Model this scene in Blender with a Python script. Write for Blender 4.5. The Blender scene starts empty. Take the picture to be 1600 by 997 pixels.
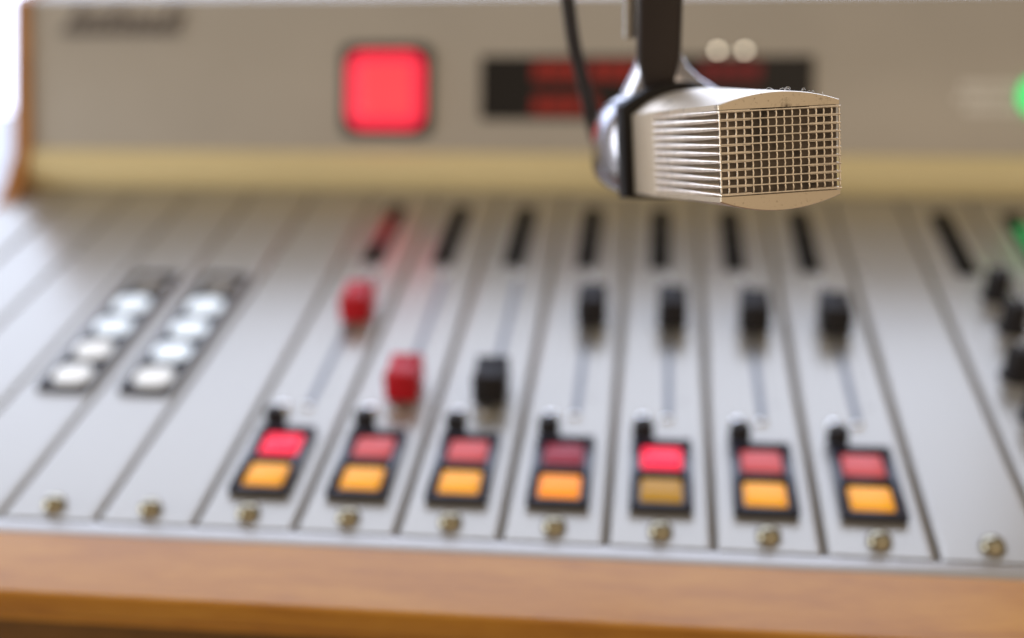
import bpy, bmesh, math, random
from mathutils import Vector, Matrix
random.seed(7)
PI = math.pi
S = 0.04                    # one module pitch of the console is 40 mm; everything below is in module pitches
SC = bpy.context.scene
COL = SC.collection

# ------------------------------------------------------------------ materials
def new_mat(name):
    m = bpy.data.materials.new(name); m.use_nodes = True
    nt = m.node_tree
    return m, nt, nt.nodes['Principled BSDF']

def setp(b, **k):
    for n, v in k.items():
        b.inputs[n.replace('_', ' ')].default_value = v

def mat(name, col, rough=.5, metal=0., coat=0., bump=0., bscale=300., var=0., vscale=40., stretch=(1, 1, 1), rvar=0., emit=None, estr=0., spec=.5, coat_rough=.1):
    m, nt, b = new_mat(name)
    N, L = nt.nodes, nt.links
    b.inputs['Base Color'].default_value = (*col, 1)
    b.inputs['Roughness'].default_value = rough
    b.inputs['Metallic'].default_value = metal
    b.inputs['Coat Weight'].default_value = coat
    b.inputs['Coat Roughness'].default_value = coat_rough
    b.inputs['Specular IOR Level'].default_value = spec
    if emit:
        b.inputs['Emission Color'].default_value = (*emit, 1)
        b.inputs['Emission Strength'].default_value = estr
    tc = N.new('ShaderNodeTexCoord'); mp = N.new('ShaderNodeMapping')
    mp.inputs['Scale'].default_value = stretch
    L.new(tc.outputs['Object'], mp.inputs['Vector'])
    if var or rvar:
        n = N.new('ShaderNodeTexNoise'); n.inputs['Scale'].default_value = vscale; n.inputs['Detail'].default_value = 6
        L.new(mp.outputs[0], n.inputs['Vector'])
        if var:
            r = N.new('ShaderNodeValToRGB')
            r.color_ramp.elements[0].position = .3; r.color_ramp.elements[1].position = .7
            r.color_ramp.elements[0].color = (*[c * (1 - var) for c in col], 1)
            r.color_ramp.elements[1].color = (*[min(1, c * (1 + var)) for c in col], 1)
            L.new(n.outputs['Fac'], r.inputs['Fac']); L.new(r.outputs['Color'], b.inputs['Base Color'])
        if rvar:
            mr = N.new('ShaderNodeMapRange')
            mr.inputs['From Min'].default_value = .3; mr.inputs['From Max'].default_value = .7
            mr.inputs['To Min'].default_value = max(.02, rough - rvar); mr.inputs['To Max'].default_value = rough + rvar
            L.new(n.outputs['Fac'], mr.inputs['Value']); L.new(mr.outputs[0], b.inputs['Roughness'])
    if bump:
        n2 = N.new('ShaderNodeTexNoise'); n2.inputs['Scale'].default_value = bscale; n2.inputs['Detail'].default_value = 4
        L.new(mp.outputs[0], n2.inputs['Vector'])
        bp = N.new('ShaderNodeBump'); bp.inputs['Strength'].default_value = bump; bp.inputs['Distance'].default_value = .0004
        L.new(n2.outputs['Fac'], bp.inputs['Height']); L.new(bp.outputs[0], b.inputs['Normal'])
    return m

def wood(name, c1, c2, c3, stretch, rough=.45, coat=.22):
    m, nt, b = new_mat(name); N, L = nt.nodes, nt.links
    tc = N.new('ShaderNodeTexCoord'); mp = N.new('ShaderNodeMapping'); mp.inputs['Scale'].default_value = stretch
    L.new(tc.outputs['Object'], mp.inputs['Vector'])
    n1 = N.new('ShaderNodeTexNoise'); n1.inputs['Scale'].default_value = 14; n1.inputs['Detail'].default_value = 8; n1.inputs['Distortion'].default_value = .6
    n2 = N.new('ShaderNodeTexNoise'); n2.inputs['Scale'].default_value = 90; n2.inputs['Detail'].default_value = 5
    L.new(mp.outputs[0], n1.inputs['Vector']); L.new(mp.outputs[0], n2.inputs['Vector'])
    mx = N.new('ShaderNodeMath'); mx.operation = 'MULTIPLY_ADD'; mx.inputs[1].default_value = .35
    L.new(n2.outputs['Fac'], mx.inputs[0]); 
    m2 = N.new('ShaderNodeMath'); m2.operation = 'MULTIPLY'; m2.inputs[1].default_value = .68
    L.new(n1.outputs['Fac'], m2.inputs[0]); L.new(m2.outputs[0], mx.inputs[2])
    r = N.new('ShaderNodeValToRGB'); e = r.color_ramp.elements
    e[0].position = .36; e[0].color = (*c1, 1); e[1].position = .66; e[1].color = (*c3, 1)
    x = e.new(.5); x.color = (*c2, 1)
    L.new(mx.outputs[0], r.inputs['Fac']); L.new(r.outputs['Color'], b.inputs['Base Color'])
    b.inputs['Roughness'].default_value = rough; b.inputs['Coat Weight'].default_value = coat; b.inputs['Coat Roughness'].default_value = .22
    bp = N.new('ShaderNodeBump'); bp.inputs['Strength'].default_value = .12; bp.inputs['Distance'].default_value = .0003
    L.new(n2.outputs['Fac'], bp.inputs['Height']); L.new(bp.outputs[0], b.inputs['Normal'])
    return m

MT = {}
MT['plate'] = mat('satin_plate', (.36, .335, .295), .28, .36, rvar=.008, vscale=25, var=.02)
MT['strip'] = mat('edge_strip', (.40, .38, .36), .30, .36, var=.03, vscale=50)
MT['panel'] = mat('panel_paint', (.43, .395, .352), .42, .15, var=.03, vscale=18, bump=.04, bscale=1500)
MT['band'] = mat('cream_trim', (.70, .59, .33), .45, 0, var=.05, vscale=25, stretch=(.3, 1, 1))
MT['wood'] = wood('varnished_oak', (.40, .155, .012), (.48, .200, .016), (.55, .25, .026), (1.0, 7, 7))
MT['wood_shade'] = wood('shaded_oak', (.10, .042, .006), (.14, .06, .008), (.18, .078, .012), (1.0, 7, 7), rough=.6, coat=0)  # oak darkened: the shadow under the rail is put into the colour
MT['wood_side'] = wood('varnished_oak_side', (.30, .11, .022), (.42, .17, .035), (.50, .22, .055), (9, 1.2, 2.5), rough=.5, coat=.1)
MT['chassis'] = mat('dark_chassis', (.20, .17, .13), .6, 0, var=.1)
MT['black'] = mat('black_plastic', (.02, .018, .02), .55, 0, spec=.2, var=.15, vscale=60, bump=.05, bscale=800)
MT['frame'] = mat('frame_plastic', (.025, .028, .05), .28, 0, var=.1, vscale=60)
MT['slot'] = mat('slot_metal', (.13, .14, .165), .4, .3, var=.05)
MT['brass'] = mat('brass_screw', (.34, .305, .22), .14, 1., var=.1, vscale=120)
MT['steel'] = mat('bright_steel', (.75, .74, .72), .16, 1., var=.04, vscale=80)
MT['chrome'] = mat('worn_chrome', (.36, .35, .38), .2, 1., var=.06, vscale=50, rvar=.05)
MT['rubber'] = mat('black_rubber', (.012, .010, .010), .6, 0, spec=.2, var=.2, vscale=50)
MT['cable'] = mat('grey_cable', (.035, .030, .028), .6, 0, var=.15, vscale=80)
MT['arm'] = mat('black_arm_paint', (.022, .015, .014), .42, 0, var=.15, vscale=40)
MT['red_cap'] = mat('red_cap', (.50, .010, .02), .42, 0, spec=.25, var=.08, vscale=60)
MT['glass'] = mat('display_window', (.012, .010, .010), .3, 0, var=.1, spec=.2)
MT['meter'] = mat('meter_plastic', (.009, .007, .005), .6, 0, var=.1, spec=.08)
MT['desk'] = mat('desk_laminate', (.35, .34, .34), .3, 0, var=.05, vscale=8)
MT['mark'] = mat('white_print', (.72, .70, .66), .5, 0, var=.05)
MT['lint'] = mat('lint_fibre', (.95, .93, .9), .6, 0, var=.02)
MT['lint'].node_tree.nodes['Principled BSDF'].inputs['Transmission Weight'].default_value = .7
MT['logo'] = mat('dark_badge', (.16, .14, .13), .4, .3, var=.1)
MT['polished'] = mat('polished_dome', (.90, .91, .93), .14, .9, var=.03)
MT['frosted'] = mat('wall_paint', (.5, .46, .4), .8, 0, var=.04, vscale=4)

def lit(name, base, emit, s, rough=.3):
    return mat(name, base, rough, 0, var=.04, vscale=90, spec=.2, emit=emit, estr=s)
MT['red_dim'] = lit('red_button_dim', (.62, .10, .10), (1, .10, .11), .16)
MT['red_dark'] = lit('red_button_dark', (.28, .014, .03), (1, .03, .07), .08)
MT['red_lit'] = lit('red_button_lit', (.35, .01, .03), (1, .004, .04), 1.2)
MT['yellow'] = lit('amber_button', (.80, .34, .02), (1, .42, .005), .42)
MT['yellow_deep'] = lit('amber_button_deep', (.6, .18, .004), (1, .30, .0), .75)  # this and the dim amber: reflection blocked by the microphone put into colour
MT['yellow_dim'] = lit('amber_button_dim', (.22, .11, .002), (1, .5, .0), .30)
MT['white_lit'] = lit('white_button', (.55, .55, .55), (.95, .97, 1), .58)
MT['white_blue'] = lit('white_button_lit', (.6, .62, .66), (.78, .89, 1), .85)  # lit button; the window's reflection is put into its bluer glow
MT['white_off'] = lit('white_button_off', (.30, .28, .25), (1, .9, .8), .0)
MT['lamp'] = lit('red_lamp', (.40, .012, .03), (1, .03, .075), 1.0)
MT['lamp_core'] = lit('red_lamp_core', (.40, .03, .03), (1, .062, .082), 1.0)
MT['led'] = lit('red_led', (.18, .015, .012), (1, .06, .035), .10)
MT['led_dim'] = lit('red_led_dim', (.09, .01, .012), (1, .05, .06), .06)
MT['meter_lit'] = lit('red_meter', (.22, .012, .016), (1, .04, .05), .05)
MT['green'] = lit('green_lamp', (.05, .5, .15), (.03, 1, .22), .8)
MT['green_dim'] = lit('green_meter', (.02, .2, .08), (.01, .6, .12), .35)
MT['glint'] = lit('glint_stud', (.8, .75, .6), (1, .86, .66), 4.5)

def champagne():
    m, nt, b = new_mat('champagne_metal'); N, L = nt.nodes, nt.links
    tc = N.new('ShaderNodeTexCoord')
    n1 = N.new('ShaderNodeTexNoise'); n1.inputs['Scale'].default_value = 120; n1.inputs['Detail'].default_value = 7; n1.inputs['Roughness'].default_value = .7
    n2 = N.new('ShaderNodeTexNoise'); n2.inputs['Scale'].default_value = 1100; n2.inputs['Detail'].default_value = 4
    for n in (n1, n2): L.new(tc.outputs['Object'], n.inputs['Vector'])
    r1 = N.new('ShaderNodeValToRGB'); e = r1.color_ramp.elements
    e[0].position = .30; e[0].color = (.13, .095, .065, 1); e[1].position = .42; e[1].color = (.60, .505, .385, 1)
    r2 = N.new('ShaderNodeValToRGB'); e = r2.color_ramp.elements
    e[0].position = .24; e[0].color = (.5, .45, .4, 1); e[1].position = .38; e[1].color = (1, 1, 1, 1)
    L.new(n1.outputs['Fac'], r1.inputs['Fac']); L.new(n2.outputs['Fac'], r2.inputs['Fac'])
    mx = N.new('ShaderNodeMix'); mx.data_type = 'RGBA'; mx.blend_type = 'MULTIPLY'; mx.inputs[0].default_value = .8
    L.new(r1.outputs['Color'], mx.inputs[6]); L.new(r2.outputs['Color'], mx.inputs[7])
    L.new(mx.outputs[2], b.inputs['Base Color'])
    b.inputs['Metallic'].default_value = .7; b.inputs['Roughness'].default_value = .42
    bp = N.new('ShaderNodeBump'); bp.inputs['Strength'].default_value = .15; bp.inputs['Distance'].default_value = .0002
    L.new(n2.outputs['Fac'], bp.inputs['Height']); L.new(bp.outputs[0], b.inputs['Normal'])
    return m
MT['champagne'] = champagne()
MT['wire'] = mat('mesh_wire', (.82, .72, .60), .33, .8, var=.15, vscale=350)

def inner_screen():
    m, nt, b = new_mat('inner_screen'); N, L = nt.nodes, nt.links
    tc = N.new('ShaderNodeTexCoord')
    v = N.new('ShaderNodeTexVoronoi'); v.inputs['Scale'].default_value = 420
    n = N.new('ShaderNodeTexNoise'); n.inputs['Scale'].default_value = 130; n.inputs['Detail'].default_value = 4
    L.new(tc.outputs['Object'], v.inputs['Vector']); L.new(tc.outputs['Object'], n.inputs['Vector'])
    r = N.new('ShaderNodeValToRGB'); e = r.color_ramp.elements
    e[0].position = .30; e[0].color = (.04, .03, .022, 1); e[1].position = .46; e[1].color = (.14, .105, .077, 1)
    L.new(n.outputs['Fac'], r.inputs['Fac'])
    r2 = N.new('ShaderNodeValToRGB'); e = r2.color_ramp.elements
    e[0].position = .1; e[0].color = (.6, .6, .6, 1); e[1].position = .6; e[1].color = (1, 1, 1, 1)
    L.new(v.outputs['Distance'], r2.inputs['Fac'])
    mx = N.new('ShaderNodeMix'); mx.data_type = 'RGBA'; mx.blend_type = 'MULTIPLY'; mx.inputs[0].default_value = 1
    L.new(r.outputs['Color'], mx.inputs[6]); L.new(r2.outputs['Color'], mx.inputs[7]); L.new(mx.outputs[2], b.inputs['Base Color'])
    b.inputs['Roughness'].default_value = .7
    return m
MT['rib_shade'] = mat('shaded_rib_backing', (.22, .165, .11), .55, .3, var=.15, vscale=200)  # core darkened so the gaps between the ribs look shadowed
MT['screen'] = inner_screen()

# ------------------------------------------------------------------ mesh builder (coordinates in module pitches)
class MB:
    def __init__(self): self.v = []; self.f = []; self.sm = []
    def add(self, vs, fs, smooth=False):
        o = len(self.v); self.v += [tuple(x) for x in vs]
        for q in fs: self.f.append(tuple(o + i for i in q)); self.sm.append(smooth)
        return self
    def box(self, x0, x1, y0, y1, z0, z1, bev=0., T=None, seg=2):
        bm = bmesh.new(); bmesh.ops.create_cube(bm, size=1)
        for v in bm.verts:
            v.co = Vector((x0 + (v.co.x + .5) * (x1 - x0), y0 + (v.co.y + .5) * (y1 - y0), z0 + (v.co.z + .5) * (z1 - z0)))
        if bev: bmesh.ops.bevel(bm, geom=bm.edges[:], offset=bev, segments=seg, affect='EDGES', profile=.5)
        bm.verts.index_update()
        self.add([T(*v.co) if T else v.co for v in bm.verts], [[v.index for v in fc.verts] for fc in bm.faces], bool(bev))
        bm.free(); return self
    def prism(self, poly, axis, a, b, T=None, smooth=False, caps=True):
        """poly: 2-D outline; axis 'x' -> (y,z) outline, 'y' -> (x,z), 'z' -> (x,y)"""
        n = len(poly)
        def P(p, t):
            c = {'x': (t, p[0], p[1]), 'y': (p[0], t, p[1]), 'z': (p[0], p[1], t)}[axis]
            return T(*c) if T else c
        vs = [P(p, a) for p in poly] + [P(p, b) for p in poly]
        self.add(vs, [(i, (i + 1) % n, n + (i + 1) % n, n + i) for i in range(n)], smooth)
        if caps:
            self.add([P(p, a) for p in poly], [list(range(n))[::-1]]); self.add([P(p, b) for p in poly], [list(range(n))])
        return self
    def loft(self, rings, closed=True, caps=True, smooth=True):
        n = len(rings[0]); vs = [p for r in rings for p in r]; fs = []
        for k in range(len(rings) - 1):
            for i in range(n if closed else n - 1):
                j = (i + 1) % n
                fs.append((k * n + i, k * n + j, (k + 1) * n + j, (k + 1) * n + i))
        self.add(vs, fs, smooth)
        if caps and closed:
            self.add(rings[0], [list(range(n))[::-1]]); self.add(rings[-1], [list(range(n))])
        return self
    def tube(self, pts, r, n=12, caps=True):
        pts = [Vector(p) for p in pts]; rings = []
        up = None
        for i, p in enumerate(pts):
            d = (pts[min(i + 1, len(pts) - 1)] - pts[max(i - 1, 0)]).normalized()
            if up is None: up = d.orthogonal().normalized()
            a = (up - d * up.dot(d)).normalized(); up = a; b = d.cross(a)
            rr = r[i] if isinstance(r, (list, tuple)) else r
            rings.append([p + a * rr * math.cos(2 * PI * k / n) + b * rr * math.sin(2 * PI * k / n) for k in range(n)])
        return self.loft(rings, caps=caps)
    def lathe(self, prof, cx=0, cy=0, n=24, T=None):
        rings = [[(cx + r * math.cos(2 * PI * k / n), cy + r * math.sin(2 * PI * k / n), z) for k in range(n)] for r, z in prof]
        if T: rings = [[T(*p) for p in rg] for rg in rings]
        return self.loft(rings)
    def mesh(self, name, m, origin=(0, 0, 0)):
        me = bpy.data.meshes.new(name); o = Vector(origin)
        me.from_pydata([tuple((Vector(v) - o) * S) for v in self.v], [], self.f)
        me.polygons.foreach_set('use_smooth', self.sm)
        me.materials.append(m); me.update()
        bm = bmesh.new(); bm.from_mesh(me); bmesh.ops.remove_doubles(bm, verts=bm.verts[:], dist=1e-7)
        bmesh.ops.recalc_face_normals(bm, faces=bm.faces[:]); bm.to_mesh(me); bm.free()
        me.set_sharp_from_angle(angle=math.radians(50))
        return me

def link(name, me, parent=None, loc=(0, 0, 0), m=None, label=None):
    o = bpy.data.objects.new(name, me); COL.objects.link(o)
    o.location = Vector(loc) * S
    if parent: o.parent = parent
    if m is not None:
        o.material_slots[0].link = 'OBJECT'; o.material_slots[0].material = m
    if label: o['label'] = label
    return o
def part(name, mb, m, parent, label=None):
    """a part whose mesh is given in the coordinates of its parent"""
    return link(name, mb.mesh(name, m), parent, label=label)
def empty(name, loc, label, cat):
    o = bpy.data.objects.new(name, None); COL.objects.link(o); o.location = Vector(loc) * S
    o.empty_display_size = .02; o['label'] = label; o['category'] = cat
    return o
def tag(o, label, cat): o['label'] = label; o['category'] = cat; return o

# ------------------------------------------------------------------ the mixing console
X0, X1 = -6.5, 10.5
YH, TILT, HTOP = 8.213, math.radians(25), 3.055
sT, cT = math.sin(TILT), math.cos(TILT)
def BP(x, h, n):             # a point on the meter bridge: x across, h up its face, n out of it
    return (x, YH + h * sT - n * cT, h * cT + n * sT)
con = empty('mixing_console', (0, 0, 0), 'grey broadcast mixing console with rows of faders, lit buttons and a varnished wooden surround', 'mixing console')

# chassis under the plates
part('chassis', MB().box(X0, X1, -.41, YH - .06, -2.3, -.115), MT['chassis'], con)
part('edge_strip', MB().box(X0, X1, -.425, -.215, -.114, -.012, .012), MT['strip'], con)
# wooden front rail with a rounded nose, apron under it
arc = [(-1.235 - .035 * math.sin(a), -.035 + .035 * math.cos(a)) for a in [i * PI / 2 / 6 for i in range(7)]]
rail = [(-.43, -.40), (-.43, -.014), (-.44, .0), (-.45, 0), (-1.225, 0)] + arc + [(-1.27, -.045), (-1.27, -.24), (-1.262, -.265), (-1.24, -.28), (-1.21, -.285), (-1.20, -.40)]
part('front_rail', MB().prism(rail, 'x', X0 - .38, X1 + .38, smooth=True), MT['wood'], con)
part('apron', MB().box(X0 - .1, X1 + .1, -1.13, -.45, -2.3, -.403), MT['wood_shade'], con)
# side cheeks
cheek = [(-.42, -2.3), (-.42, -.10), (7.2, -.10), (7.75, .12)]
cheek += [BP(0, .55, .10)[1:], BP(0, HTOP + .0, .06)[1:], (YH + HTOP * sT + 1.3, HTOP * cT + .03), (YH + HTOP * sT + 1.3, -2.3)]
for xa in (X0 - .06, X1 + .02):
    part('side_cheek', MB().prism(cheek, 'x', xa, xa + .20 + .06), MT['wood_side'], con)
XP0, XP1 = X0 + .21, X1 + .0
# meter bridge
ytop = YH + HTOP * sT
br = [BP(0, 0, 0)[1:], BP(0, HTOP - .03, 0)[1:], BP(0, HTOP, -.03)[1:], (ytop + 1.2, HTOP * cT + .01), (ytop + 1.2, -2.3), (YH, -2.3)]
bridge = part('back_panel', MB().prism(br, 'x', XP0, XP1), MT['panel'], con)
# cream trim: convex strip where the bridge meets the plates
p0 = Vector((YH - .01, .012)); p1 = Vector(BP(0, .63, .006)[1:])
band = []
for i in range(11):
    t = i / 10; q = p0.lerp(p1, t); nrm = Vector((-(p1 - p0).y, (p1 - p0).x)).normalized()
    q = q + nrm * (.13 * math.sin(PI * t) ** .8)
    band.append((q.x, q.y))
band += [BP(0, .63, .004)[1:], BP(0, .0, .004)[1:]]
part('trim_band', MB().prism(band, 'x', XP0 + .02, XP1 - .02, smooth=True), MT['band'], con)

def rrect(x0, x1, y0, y1, r, n=6):
    pts = []
    for cx, cy, a0 in ((x1 - r, y1 - r, 0), (x0 + r, y1 - r, PI / 2), (x0 + r, y0 + r, PI), (x1 - r, y0 + r, 1.5 * PI)):
        for i in range(n + 1):
            a = a0 + i * PI / 2 / n; pts.append((cx + r * math.cos(a), cy + r * math.sin(a)))
    return pts
def bpprism(poly, n0, n1, smooth=False):
    return MB().prism(poly, 'z', n0, n1, T=BP, smooth=smooth)
def bppad(poly, n0, n1, inset):       # pad with a soft chamfered rim
    c = Vector((sum(p[0] for p in poly) / len(poly), sum(p[1] for p in poly) / len(poly)))
    def sh(k): return [tuple(c + (Vector(p) - c) * (1 - k)) for p in poly]
    rings = [[BP(*p, n0) for p in poly], [BP(*p, n1 - .03) for p in poly], [BP(*p, n1) for p in sh(inset)]]
    return MB().loft(rings)
# big red lamp
part('lamp_bezel', bpprism(rrect(-1.09, .36, .87, 2.31, .17), .003, .05), MT['black'], bridge)
part('indicator_lamp', bppad(rrect(-.97, .24, .99, 2.18, .24), .052, .13, .10), MT['lamp'], bridge, 'large square red lamp lit up')
part('lamp_core', bppad(rrect(-.80, .07, 1.15, 2.02, .10), .133, .17, .10), MT['lamp_core'], bridge)
# display
part('display_window', bpprism(rrect(1.13, 6.20, 1.14, 2.12, .04), .003, .03), MT['glass'], bridge)
def led_row(x0, x1, h0, h1, n, m):
    w = (x1 - x0) / n
    for i in range(n):
        a = x0 + i * w
        part('led_digit', bpprism([(a + .03 * w + .02, h0), (a + w * .97, h0), (a + w * .97 + .02, h1), (a + .03 * w + .04, h1)], .032, .036), MT[m], bridge)
led_row(1.92, 2.72, 1.75, 2.03, 3, 'led'); led_row(2.80, 3.75, 1.75, 2.03, 4, 'led')
led_row(1.92, 2.95, 1.23, 1.50, 4, 'led'); led_row(4.45, 5.42, 1.75, 2.03, 4, 'led_dim')
led_row(4.45, 5.42, 1.23, 1.5, 4, 'led_dim')
for x in (4.76, 5.16):  # glowing dots added to stand in for two bright highlights
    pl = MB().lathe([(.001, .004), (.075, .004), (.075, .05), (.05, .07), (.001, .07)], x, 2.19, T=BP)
    ho = part('glint_stud', pl, MT['black'], bridge)
    part('glint_dot', MB().lathe([(.001, .072), (.046, .073), (.035, .10), (.001, .11)], 0, 0, n=14, T=lambda a, b, c: BP(x + a * 1.25, 2.19 + b * .7, c)), MT['glint'], bridge, 'tiny warm white glowing dot standing in for a highlight')
# green lamp and the printed lines beside it
part('green_lamp', MB().lathe([(.001, .004), (.30, .004), (.30, .05), (.24, .10), (.10, .13), (.001, .135)], 9.47, 1.53, T=BP), MT['green'], bridge, 'round green lamp lit up')
for k, (h, x0, x1) in enumerate(((1.68, 8.35, 9.1), (1.50, 8.28, 9.1), (1.32, 8.42, 9.1))):
    mb = MB(); x = x0
    while x < x1:
        w = random.uniform(.06, .11); mb.prism([(x, h - .06), (x + w, h - .06), (x + w, h + .06), (x, h + .06)], 'z', .003, .007, T=BP); x += w + random.uniform(.02, .05)
    part('printed_line', mb, MT['mark'], bridge)
# slanted script badge in the upper corner
def stroke(mb, pts, w):
    L_ = []; R_ = []
    for i, p in enumerate(pts):
        L_.append((p[0] - w[0] / 2, p[1])); R_.append((p[0] + w[0] / 2, p[1] + w[1]))
    poly = L_ + R_[::-1]
    mb.prism(poly, 'z', .004, .04, T=BP)
mb = MB(); x = -5.75
hs = [.46, .30, .30, .44, .30, .30, .30, .46, .34]
for i, h in enumerate(hs):
    b0 = 2.49; sl = .75
    pts = [(x + t * h * sl + .05 * math.sin(t * PI), b0 + t * h) for t in [k / 6 for k in range(7)]]
    stroke(mb, pts, (.10, .01))
    pts = [(x + .02 + t * .20, b0 + .04 * math.cos(t * PI * 2) + .0) for t in [k / 6 for k in range(7)]]
    up = [(px, py + .07) for px, py in pts]
    mb.prism(pts + up[::-1], 'z', .006, .036, T=BP)
    x += .225
sw = [(-5.6 + t * 1.75, 2.66 + .10 * math.sin(t * PI * 1.6)) for t in [k / 20 for k in range(21)]]
mb.prism(sw + [(px + .03, py + .06) for px, py in sw[::-1]], 'z', .008, .032, T=BP)
part('script_badge', mb, MT['logo'], bridge, 'dark slanted script badge')

# ---- channel modules --------------------------------------------------------
def plate_mesh():
    r, e = .066, .486; prof = [(-e, -.112), (-e, -r)]
    prof += [(-e + r - r * math.cos(a), -r + r * math.sin(a)) for a in [i * PI / 2 / 6 for i in range(1, 7)]]
    prof += [(-e + r + .012, 0)]
    full = prof + [(-x, z) for x, z in prof[::-1]]
    return MB().prism(full, 'y', -.205, YH - .07, smooth=True).mesh('panel_plate', MT['plate'])
ME = {'plate': plate_mesh()}
ME['screw'] = MB().lathe([(.001, .0), (.12, .0), (.12, .025), (.10, .07), (.06, .10), (.001, .108)]).mesh('panel_screw', MT['brass'])
ME['slot_screw'] = MB().lathe([(.001, .0), (.06, .0), (.06, .015), (.04, .035), (.001, .04)]).mesh('slot_screw', MT['steel'])
ME['slot'] = MB().prism(rrect(-.042, .042, 1.98, 5.28, .041), 'z', .001, .004).mesh('fader_slot', MT['slot'])
def knob_mesh():              # fader cap: sloped ends and a hollow across the top
    prof = [(-.27, .05), (-.25, .36), (-.22, .38), (-.12, .345), (0, .33), (.12, .345), (.22, .38), (.25, .36), (.27, .05)]
    mb = MB(); rings = []
    for x, k in ((-.178, .97), (-.17, 1), (.17, 1), (.178, .97)):
        rings.append([(x, y * k, .05 + (z - .05) * (k if z > .1 else 1)) for y, z in prof])
    mb.loft(rings); mb.box(-.03, .03, -.06, .06, -.0, .06)
    return mb.mesh('fader_cap', MT['black'])
ME['cap'] = knob_mesh()
def frame_mesh(n, x0, x1, y0, pitch, wall, h):
    mb = MB(); y1 = y0 + n * pitch + wall
    mb.box(x0, x0 + wall, y0, y1, .001, h, .008, seg=1); mb.box(x1 - wall, x1, y0, y1, .001, h, .008, seg=1)
    for k in range(n + 1):
        mb.box(x0 + wall - .004, x1 - wall + .004, y0 + k * pitch + .001, y0 + k * pitch + wall - .001, .001, h - .003, .008, seg=1)
    mb.box(x0 + .01, x1 - .01, y0 + .01, y1 - .01, .001, .015)
    return mb.mesh('button_frame', MT['frame'])
ME['frame2'] = frame_mesh(2, -.300, .310, .285, .545, .065, .095)
ME['frame5'] = frame_mesh(5, -.222, .392, 2.10, .592, .05, .07)
def key_mesh(w, d, h):
    bm = MB().box(-w / 2, w / 2, -d / 2, d / 2, .016, h, .03, seg=3); return bm.mesh('push_button', MT['yellow'])
ME['key'] = key_mesh(.41, .365, .07)
def dome_key():
    pts = rrect(-.225, .225, -.185, .185, .15); mb = MB()
    mb.loft([[(x, y, .016) for x, y in pts], [(x, y, .045) for x, y in pts], [(x * .97, y * .97, .06) for x, y in pts], [(x * .93, y * .93, .064) for x, y in pts]])
    return mb.mesh('round_button', MT['white_lit'])
ME['dome'] = dome_key()
ME['stud'] = MB().lathe([(.001, 0), (.115, 0), (.115, .14), (.10, .19), (.07, .205), (.001, .21)], n=18).mesh('toggle_knob', MT['black'])
ME['lens'] = MB().lathe([(.001, 0), (.085, 0), (.085, .03), (.077, .06), (.055, .085), (.03, .097), (.001, .10)], n=18).mesh('glint_dome', MT['polished'])  # polished metal dome added to catch the window as a small highlight
ME['meter'] = MB().prism(rrect(-.135, .135, 5.62, 7.58, .03), 'z', .001, .03).mesh('level_meter', MT['meter'])
ME['seg'] = MB().box(-.085, .085, -.20, .20, .031, .10, .02).mesh('meter_segment', MT['black'])
def rotary():
    mb = MB(); n = 24; prof = [(.001, 0), (.19, 0), (.19, .03), (.15, .05), (.14, .36), (.12, .39), (.001, .39)]
    rings = []
    for r, z in prof:
        rings.append([((r * (1 + (.04 if (k % 2 and .04 < z < .37) else 0))) * math.cos(2 * PI * k / n), (r * (1 + (.04 if (k % 2 and .04 < z < .37) else 0))) * math.sin(2 * PI * k / n), z) for k in range(n)])
    return mb.loft(rings).mesh('rotary_knob', MT['black'])
ME['rotary'] = rotary()
ME['pointer'] = MB().box(-.012, .012, .02, .12, .391, .396).mesh('pointer_line', MT['mark'])
def ticks():
    mb = MB(); 
    for k in range(9):
        y = 2.3 + k * .33; mb.box(.17, .17 + (.10 if k % 4 == 0 else .06), y - .008, y + .008, .001, .003)
    return mb.mesh('scale_marks', MT['logo'])
ME['ticks'] = ticks()

def module(name, x):
    m = link(name, ME['plate'], con, (x, 0, 0))
    link('panel_screw', ME['screw'], m, (0, 0, 0))
    return m
def add_meter(m, x, lit_k=None, lm=None):
    link('level_meter', ME['meter'], m, (x, 0, 0))
    for k in range(4):
        on = lit_k and k in lit_k
        link('meter_segment', ME['seg'], m, (x, 5.90 + k * .472, 0), MT[lm] if on else MT['meter'], ('lit %s segment' % ('red' if 'meter_lit' == lm else 'green')) if on else None)

for x in (-6, -5, -4, -1, 7):
    module('blank_module', x)
for x in (-3, -2):
    m = module('button_module', x)
    link('button_frame', ME['frame5'], m)
    cols = ['white_lit', 'white_lit' if x == -3 else 'white_blue', 'white_blue', 'white_blue', 'white_off']
    for k in range(5):
        link('round_button', ME['dome'], m, (.085, 2.10 + .03 + .592 * (k + .5), 0), MT[cols[k]], 'unlit dark button' if k == 4 else 'glowing white button')
CAPS = [(4.12, 'red'), (2.32, 'red'), (2.32, 'black'), (4.18, 'black'), (4.17, 'black'), (4.12, 'black'), (4.10, 'black')]
KEYS = [('yellow', 'red_lit'), ('yellow', 'red_dim'), ('yellow', 'red_dim'), ('yellow_deep', 'red_dark'), ('yellow_dim', 'red_lit'), ('yellow', 'red_dim'), ('yellow', 'red_dim')]
WORD = {'yellow': 'lit amber button', 'yellow_deep': 'deep orange button', 'yellow_dim': 'dim mustard button', 'red_lit': 'brightly lit red button', 'red_dim': 'dim pinkish red button', 'red_dark': 'dark red button'}
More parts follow.
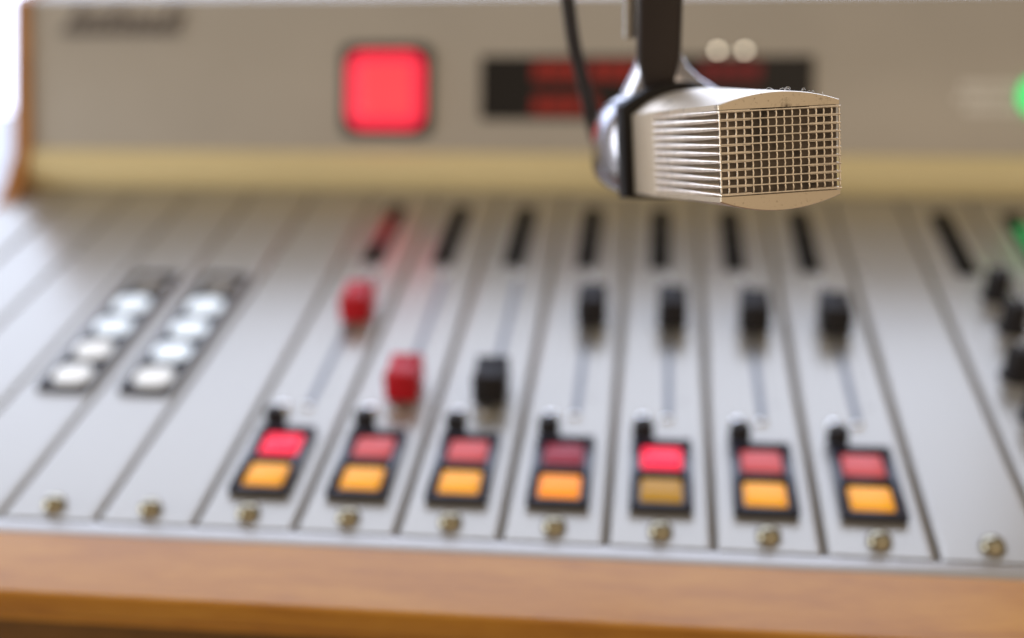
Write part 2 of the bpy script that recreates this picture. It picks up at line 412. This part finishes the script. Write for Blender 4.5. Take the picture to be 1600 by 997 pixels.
for i in range(7):
    m = module('fader_module', i)
    link('button_frame', ME['frame2'], m)
    for k, (y, c) in enumerate(((.59, KEYS[i][0]), (1.135, KEYS[i][1]))):
        link('push_button', ME['key'], m, (.005, y, 0), MT[c], WORD[c])
    link('toggle_knob', ME['stud'], m, (-.19, 1.58, 0)); link('glint_dome', ME['lens'], m, (-.19, 1.86, 0))
    link('fader_slot', ME['slot'], m, (.075, 0, 0)); link('scale_marks', ME['ticks'], m)
    link('slot_screw', ME['slot_screw'], m, (.065, 1.93, 0)); link('slot_screw', ME['slot_screw'], m, (.075, 5.33, 0))
    y, c = CAPS[i]
    link('fader_cap', ME['cap'], m, ((.15, .11, .10, .13, .12, .115, .07)[i], y, 0), MT['red_cap' if c == 'red' else 'black'], '%s fader cap' % c)
    add_meter(m, -.042, (1, 2) if i == 0 else None, 'meter_lit')
for x in (8, 9, 10):
    m = module('monitor_module', x)
    add_meter(m, -.02, (1, 2) if x == 9 else None, 'green_dim')
    for kx, ky in ((.17, 5.0), (.17, 4.15), (-.05, 3.05), (-.05, 2.2)):
        k = link('rotary_knob', ME['rotary'], m, (kx, ky, 0)); link('pointer_line', ME['pointer'], m, (kx, ky, 0))

# ------------------------------------------------------------------ the microphone
mc = Vector((4.736, -.970, 4.162))
AX = Vector((.94395, .32544, -.05517)).normalized(); AT = Vector((-.32439, .88371, -.33737)).normalized(); AY = AT.cross(AX) * -1
if AY.z < 0: AY = -AY
def M(x, y, t): return tuple(AX * x + AY * y + AT * t)
mic = empty('microphone', mc, 'champagne metal microphone with a square mesh front and ribbed sides hanging over the console', 'microphone')
HW, HC, HA = .4535, .285, .41
def sect(hw, hc, ha, t, n=18, hb=None):
    """rectangular section with bowed top and bottom"""
    pts = []
    if hb is None: hb = ha * .74
    def arcpt(s): return hc + (ha - hc) * (1 - s * s)
    for i in range(n + 1):
        s = 1 - 2 * i / n; pts.append((s * hw, arcpt(s)))
    for i in range(n + 1):
        s = -1 + 2 * i / n; pts.append((s * hw, -(min(hc, hb - .03) + (hb - min(hc, hb - .03)) * (1 - s * s))))
    return [M(x, y, t) for x, y in pts]
def seg_sect(hw, h0, hc, ha, t, sgn, n=18):  # only the bowed cap above (or below) the grille
    top = []
    for i in range(n + 1):
        s = 1 - 2 * i / n; top.append((s * hw, sgn * (hc + (ha - hc) * (1 - s * s))))
    pts = top + [(-hw, sgn * h0), (hw, sgn * h0)]
    return [M(x, y, t) for x, y in pts]
TG = 1.40                     # where the ribs end
TR = 1.98                     # where the clamp ring starts
for sgn in (1, -1):
    mb = MB(); rg = []
    k = 1
    for t in (0., .012, .03):
        d = {0.: .007, .012: .002, .03: 0.}[t]
        rg.append(seg_sect(HW - d, .298, HC + .05 - d, HA + (.008 if sgn < 0 else 0) - d, t, sgn))
    for t in (.35, .7, 1.05, TG):
        q = t / TG
        rg.append(seg_sect(HW, .298, HC + .05, HA + .008 * (sgn < 0) + (.095 if sgn > 0 else -.043) * q, t, sgn))
    mb.loft(rg)
    part('head_cap', mb, MT['champagne'], mic)
# rear of the head: solid body
mb = MB(); rg = []
for t, hw, hc, ha in ((TG - .01, .445, .335, .505), (TG + .02, .455, .337, .507), (TG + .25, .45, .33, .51), (TR, .44, .33, .51), (TR + .3, .42, .33, .49)):
    rg.append(sect(hw, hc, ha, t))
mb.loft(rg); part('body_shell', mb, MT['champagne'], mic)
# inner core: flush with the ribs at the back, drawn in towards the front
mb = MB(); rg = []
for t, hw in ((.06, .24), (.3, .30), (.7, .37), (1.1, .418), (TG, .438)):
    rg.append([M(x, y, t) for x, y in ((hw, .29), (-hw, .29), (-hw, -.29), (hw, -.29))])
mb.loft(rg, smooth=False); part('inner_core', mb, MT['rib_shade'], mic)
part('inner_screen', MB().prism([(HW - .008, .31), (-HW + .02, .31), (-HW + .02, -.31), (HW - .008, -.31)], 'z', .045, .058, T=M), MT['screen'], mic)
# side ribs
NR = 10
for s in (-1, 1):
    mb = MB()
    for k in range(NR + 1):
        y = -.285 + .57 * k / NR
        rg = []
        for t, th, xo in ((.0, .0085, HW), (.3, .013, HW), (.8, .019, HW), (TG, .024, HW - .004)):
            xi = .22 if t < .1 else .30
            rg.append([M(s * xx, y + dy, t) for xx, dy in ((xi, -th), (xo - .006, -th), (xo, -th * .4), (xo, th * .4), (xo - .006, th), (xi, th))])
        mb.loft(rg, smooth=False)
    part('side_ribs', mb, MT['wire'], mic)
# mesh front: wires run across and down, each one knuckled over at the side
mb = MB(); NCOL = 15
for k in range(NR + 1):
    y = -.285 + .57 * k / NR; pts = []
    j = random.uniform(-.002, .002)
    pts.append(M(-HW - .002, y, .05)); pts.append(M(-HW - .004, y, .01))
    for c in range(NCOL * 2 + 1):
        x = -HW + .006 + (2 * HW - .012) * c / (NCOL * 2)
        pts.append(M(x, y + j, -.004 - .005 * math.cos(PI * c)))
    pts.append(M(HW + .004, y, .01)); pts.append(M(HW + .002, y, .05))
    mb.tube(pts, .0066, 8)
for c in range(NCOL + 1):
    x = -HW + .008 + (2 * HW - .016) * c / NCOL; j = random.uniform(-.002, .002)
    pts = [M(x + j, -.288, .01)] + [M(x + j, -.285 + .57 * k / (NR * 2), -.003 + .005 * math.cos(PI * k)) for k in range(NR * 2 + 1)] + [M(x + j, .288, .01)]
    mb.tube(pts, .0066, 8)
part('mesh_grille', mb, MT['wire'], mic)
# fibres of lint caught on the cap
mb = MB()
for k in range(11):
    s = random.uniform(-.35, .9); x = s * HW; y = HC + .05 + (HA - HC - .05) * (1 - s * s) + .002; t = random.uniform(.0, .25)
    y += .095 * t / TG
    L = random.uniform(.03, .07); a = random.uniform(-1, 1)
    mb.tube([M(x + a * L * q, y + L * .35 * math.sin(q * PI * .9), t + .02 * q) for q in (0, .25, .5, .75, 1)], .0010, 5)
part('lint', mb, MT['lint'], mic)

# ------------------------------------------------------------------ the boom arm with its chrome clamp
arm = empty('boom_arm', mc, 'black boom arm coming down from above with a chrome clamp gripping the microphone', 'microphone arm')
mb = MB()
def ring(hw, hc, ha, t): return sect(hw, hc, ha, t, n=24, hb=min(ha * .7, .392))
mb.loft([ring(.47, .36, .535, TR - .02), ring(.515, .40, .585, TR), ring(.525, .41, .595, TR + .05), ring(.525, .41, .595, TR + .17), ring(.50, .39, .57, TR + .20)])
part('rubber_ring', mb, MT['rubber'], arm)
def sup(hw, ht, hb, t, p=2.7, n=44):
    out = []
    for k in range(n):
        a = 2 * PI * k / n; c, s_ = math.cos(a), math.sin(a); h = ht if s_ > 0 else hb
        out.append(M(hw * math.copysign(abs(c) ** (2 / p), c), h * math.copysign(abs(s_) ** (2 / p), s_), t))
    return out
mb = MB()
mb.loft([sup(.50, .54, .40, TR + .19), sup(.55, .57, .40, TR + .27), sup(.59, .58, .40, TR + .5), sup(.58, .55, .37, TR + .8), sup(.49, .46, .30, TR + 1.08), sup(.32, .31, .20, TR + 1.26), sup(.12, .12, .08, TR + 1.33)])
clampo = part('clamp', mb, MT['chrome'], arm)
# neck: flares out of the clamp and narrows up into the tube
nb = Vector(M(-.06, .40, TR + .42)); rg = []; LEAN = {0: .20, .08: .16, .16: .10, .26: .05, .36: .02}
for h, a, b in ((0, .56, .24), (.08, .50, .22), (.16, .41, .19), (.26, .31, .165), (.36, .235, .15), (.50, .185, .14), (.62, .175, .135)):
    rg.append([nb + Vector((LEAN.get(h, 0) + a * math.cos(2 * PI * k / 28), b * math.sin(2 * PI * k / 28), h)) for k in range(28)])
mb = MB().loft(rg); part('neck', mb, MT['chrome'], arm)
mb = MB()
rg = []
for h, k in ((-.02, .55), (.10, .62), (.28, .74), (.48, .97), (.56, 1), (4.5, 1)):
    rg.append([(nb.x + x * k, nb.y - .11 + y, nb.z + h) for x, y in rrect(-.19, .19, -.15, .15, .06)])
mb.loft(rg)
part('arm_tube', mb, MT['arm'], arm)
mb = MB().tube([nb + Vector((-.255, 0, .62)), nb + Vector((-.262, 0, 2.0)), nb + Vector((-.262, 0, 4.5))], .058, 14)
mb.lathe([(.001, .60), (.075, .60), (.075, .70), (.001, .70)], nb.x - .255, nb.y, 16)
part('tension_rod', mb, MT['steel'], arm)

# ------------------------------------------------------------------ cable running up behind the arm
def smooth_path(P, n=10):
    P = [Vector(p) for p in P]; out = []
    for i in range(len(P) - 1):
        a, b, c, d = P[max(i - 1, 0)], P[i], P[i + 1], P[min(i + 2, len(P) - 1)]
        for k in range(n):
            t = k / n
            out.append(.5 * ((2 * b) + (c - a) * t + (2 * a - 5 * b + 4 * c - d) * t * t + (3 * b - a - 3 * c + d) * t ** 3))
    return out + [P[-1]]
CP = [(3.74, 1.72, 3.14), (3.55, 1.98, 2.95), (3.36, 2.15, 2.95), (3.25, 2.15, 3.25), (3.177, 2.015, 3.71), (3.10, 1.881, 4.115), (3.0556, 1.766, 4.554), (2.99, 1.72, 5.1), (3.05, 1.80, 6.2), (3.2, 1.9, 7.4)]
cb = link('microphone_cable', MB().tube(smooth_path(CP), .064, 12).mesh('microphone_cable', MT['cable'], CP[0]), None, CP[0])
tag(cb, 'thin black cable rising behind the boom arm from the back of the microphone', 'cable')

# ------------------------------------------------------------------ desk, window and wall behind
dk = link('desk_top', MB().box(-30, 34, -4, 19, -3.3, -2.305, .05).mesh('desk_top', MT['desk']))
dk['kind'] = 'structure'
WX0, WX1, WY, WZ0, WZ1 = -46, 21, 36, -14, 40
win = empty('window', (WX0, WY, WZ0), 'overexposed white window glimpsed behind the left end of the console', 'window')
def wpt(x, y, z): return (x - WX0, y - WY, z - WZ0)
MT['daylight'] = mat('daylight_pane', (.8, .85, .9), .3, 0, emit=(.64, .75, 1.0), estr=4.0)
part('pane', MB().box(WX0 + .9, WX1 - .9, WY - .02, WY + .06, WZ0 + .9, WZ1 - .9, T=wpt), MT['daylight'], win)
fr = MB()
fr.box(WX0, WX1, WY - .8, WY + .4, WZ0, WZ0 + .88, .05, T=wpt); fr.box(WX0, WX1, WY - .8, WY + .4, WZ1 - .88, WZ1, .05, T=wpt)
fr.box(WX0, WX0 + .88, WY - .8, WY + .4, WZ0 + .89, WZ1 - .89, .05, T=wpt); fr.box(WX1 - .88, WX1, WY - .8, WY + .4, WZ0 + .89, WZ1 - .89, .05, T=wpt)
part('window_frame', fr, MT['mark'], win)

# ------------------------------------------------------------------ light: dim warm room, daylight from the window, fill added at left
w = bpy.data.worlds.new('World'); SC.world = w; w.use_nodes = True
WN, WL = w.node_tree.nodes, w.node_tree.links
bg = WN['Background']; bg.inputs['Strength'].default_value = .50
wt = WN.new('ShaderNodeTexCoord'); ws = WN.new('ShaderNodeSeparateXYZ'); wr = WN.new('ShaderNodeValToRGB')
wm = WN.new('ShaderNodeMath'); wm.operation = 'MULTIPLY_ADD'; wm.inputs[1].default_value = .5; wm.inputs[2].default_value = .5
WL.new(wt.outputs['Generated'], ws.inputs[0]); WL.new(ws.outputs['Z'], wm.inputs[0]); WL.new(wm.outputs[0], wr.inputs['Fac'])
we = wr.color_ramp.elements                 # a dim warm room: dark floor, paler walls and ceiling
we[0].position = .25; we[0].color = (.22, .15, .09, 1); we[1].position = .8; we[1].color = (1.0, .84, .64, 1)
we2 = we.new(.5); we2.color = (.85, .66, .46, 1)
WL.new(wr.outputs['Color'], bg.inputs['Color'])
def area(name, loc, target, sx, sy, power, col):
    l = bpy.data.lights.new(name, 'AREA'); l.shape = 'RECTANGLE'; l.size = sx * S; l.size_y = sy * S; l.energy = power; l.color = col
    o = bpy.data.objects.new(name, l); COL.objects.link(o); o.location = Vector(loc) * S
    o.rotation_euler = (Vector(target) - Vector(loc)).to_track_quat('-Z', 'Y').to_euler(); return o
area('side_fill_light', (-34, -4, 7.5), (4, 0, 4), 24, 14, 11., (.86, .93, 1))  # unseen lamp added to brighten the microphone's left side
area('room_lamp', (16, -36, 26), (3, 5, 1), 40, 30, 6., (1, .80, .58))

# ------------------------------------------------------------------ camera
cam = bpy.data.cameras.new('Camera'); co = bpy.data.objects.new('Camera', cam); COL.objects.link(co); SC.camera = co
co.location = Vector((3.8828, -8.97915, 7.14226)) * S
co.rotation_euler = [math.radians(a) for a in (61.59052, 1.98973, 6.58554)]
cam.sensor_width = 36; cam.sensor_fit = 'HORIZONTAL'; cam.lens = 1863.9 / 1600 * 36
cam.clip_start = .01; cam.clip_end = 50
cam.dof.use_dof = True; cam.dof.focus_distance = 8.28 * S
cam.dof.aperture_fstop = cam.lens / (.305 * S * 1000); cam.dof.aperture_blades = 0
SC.view_settings.view_transform = 'Standard'; SC.view_settings.look = 'None'
SC.view_settings.exposure = 0; SC.view_settings.gamma = 1
SC.render.engine = 'CYCLES'
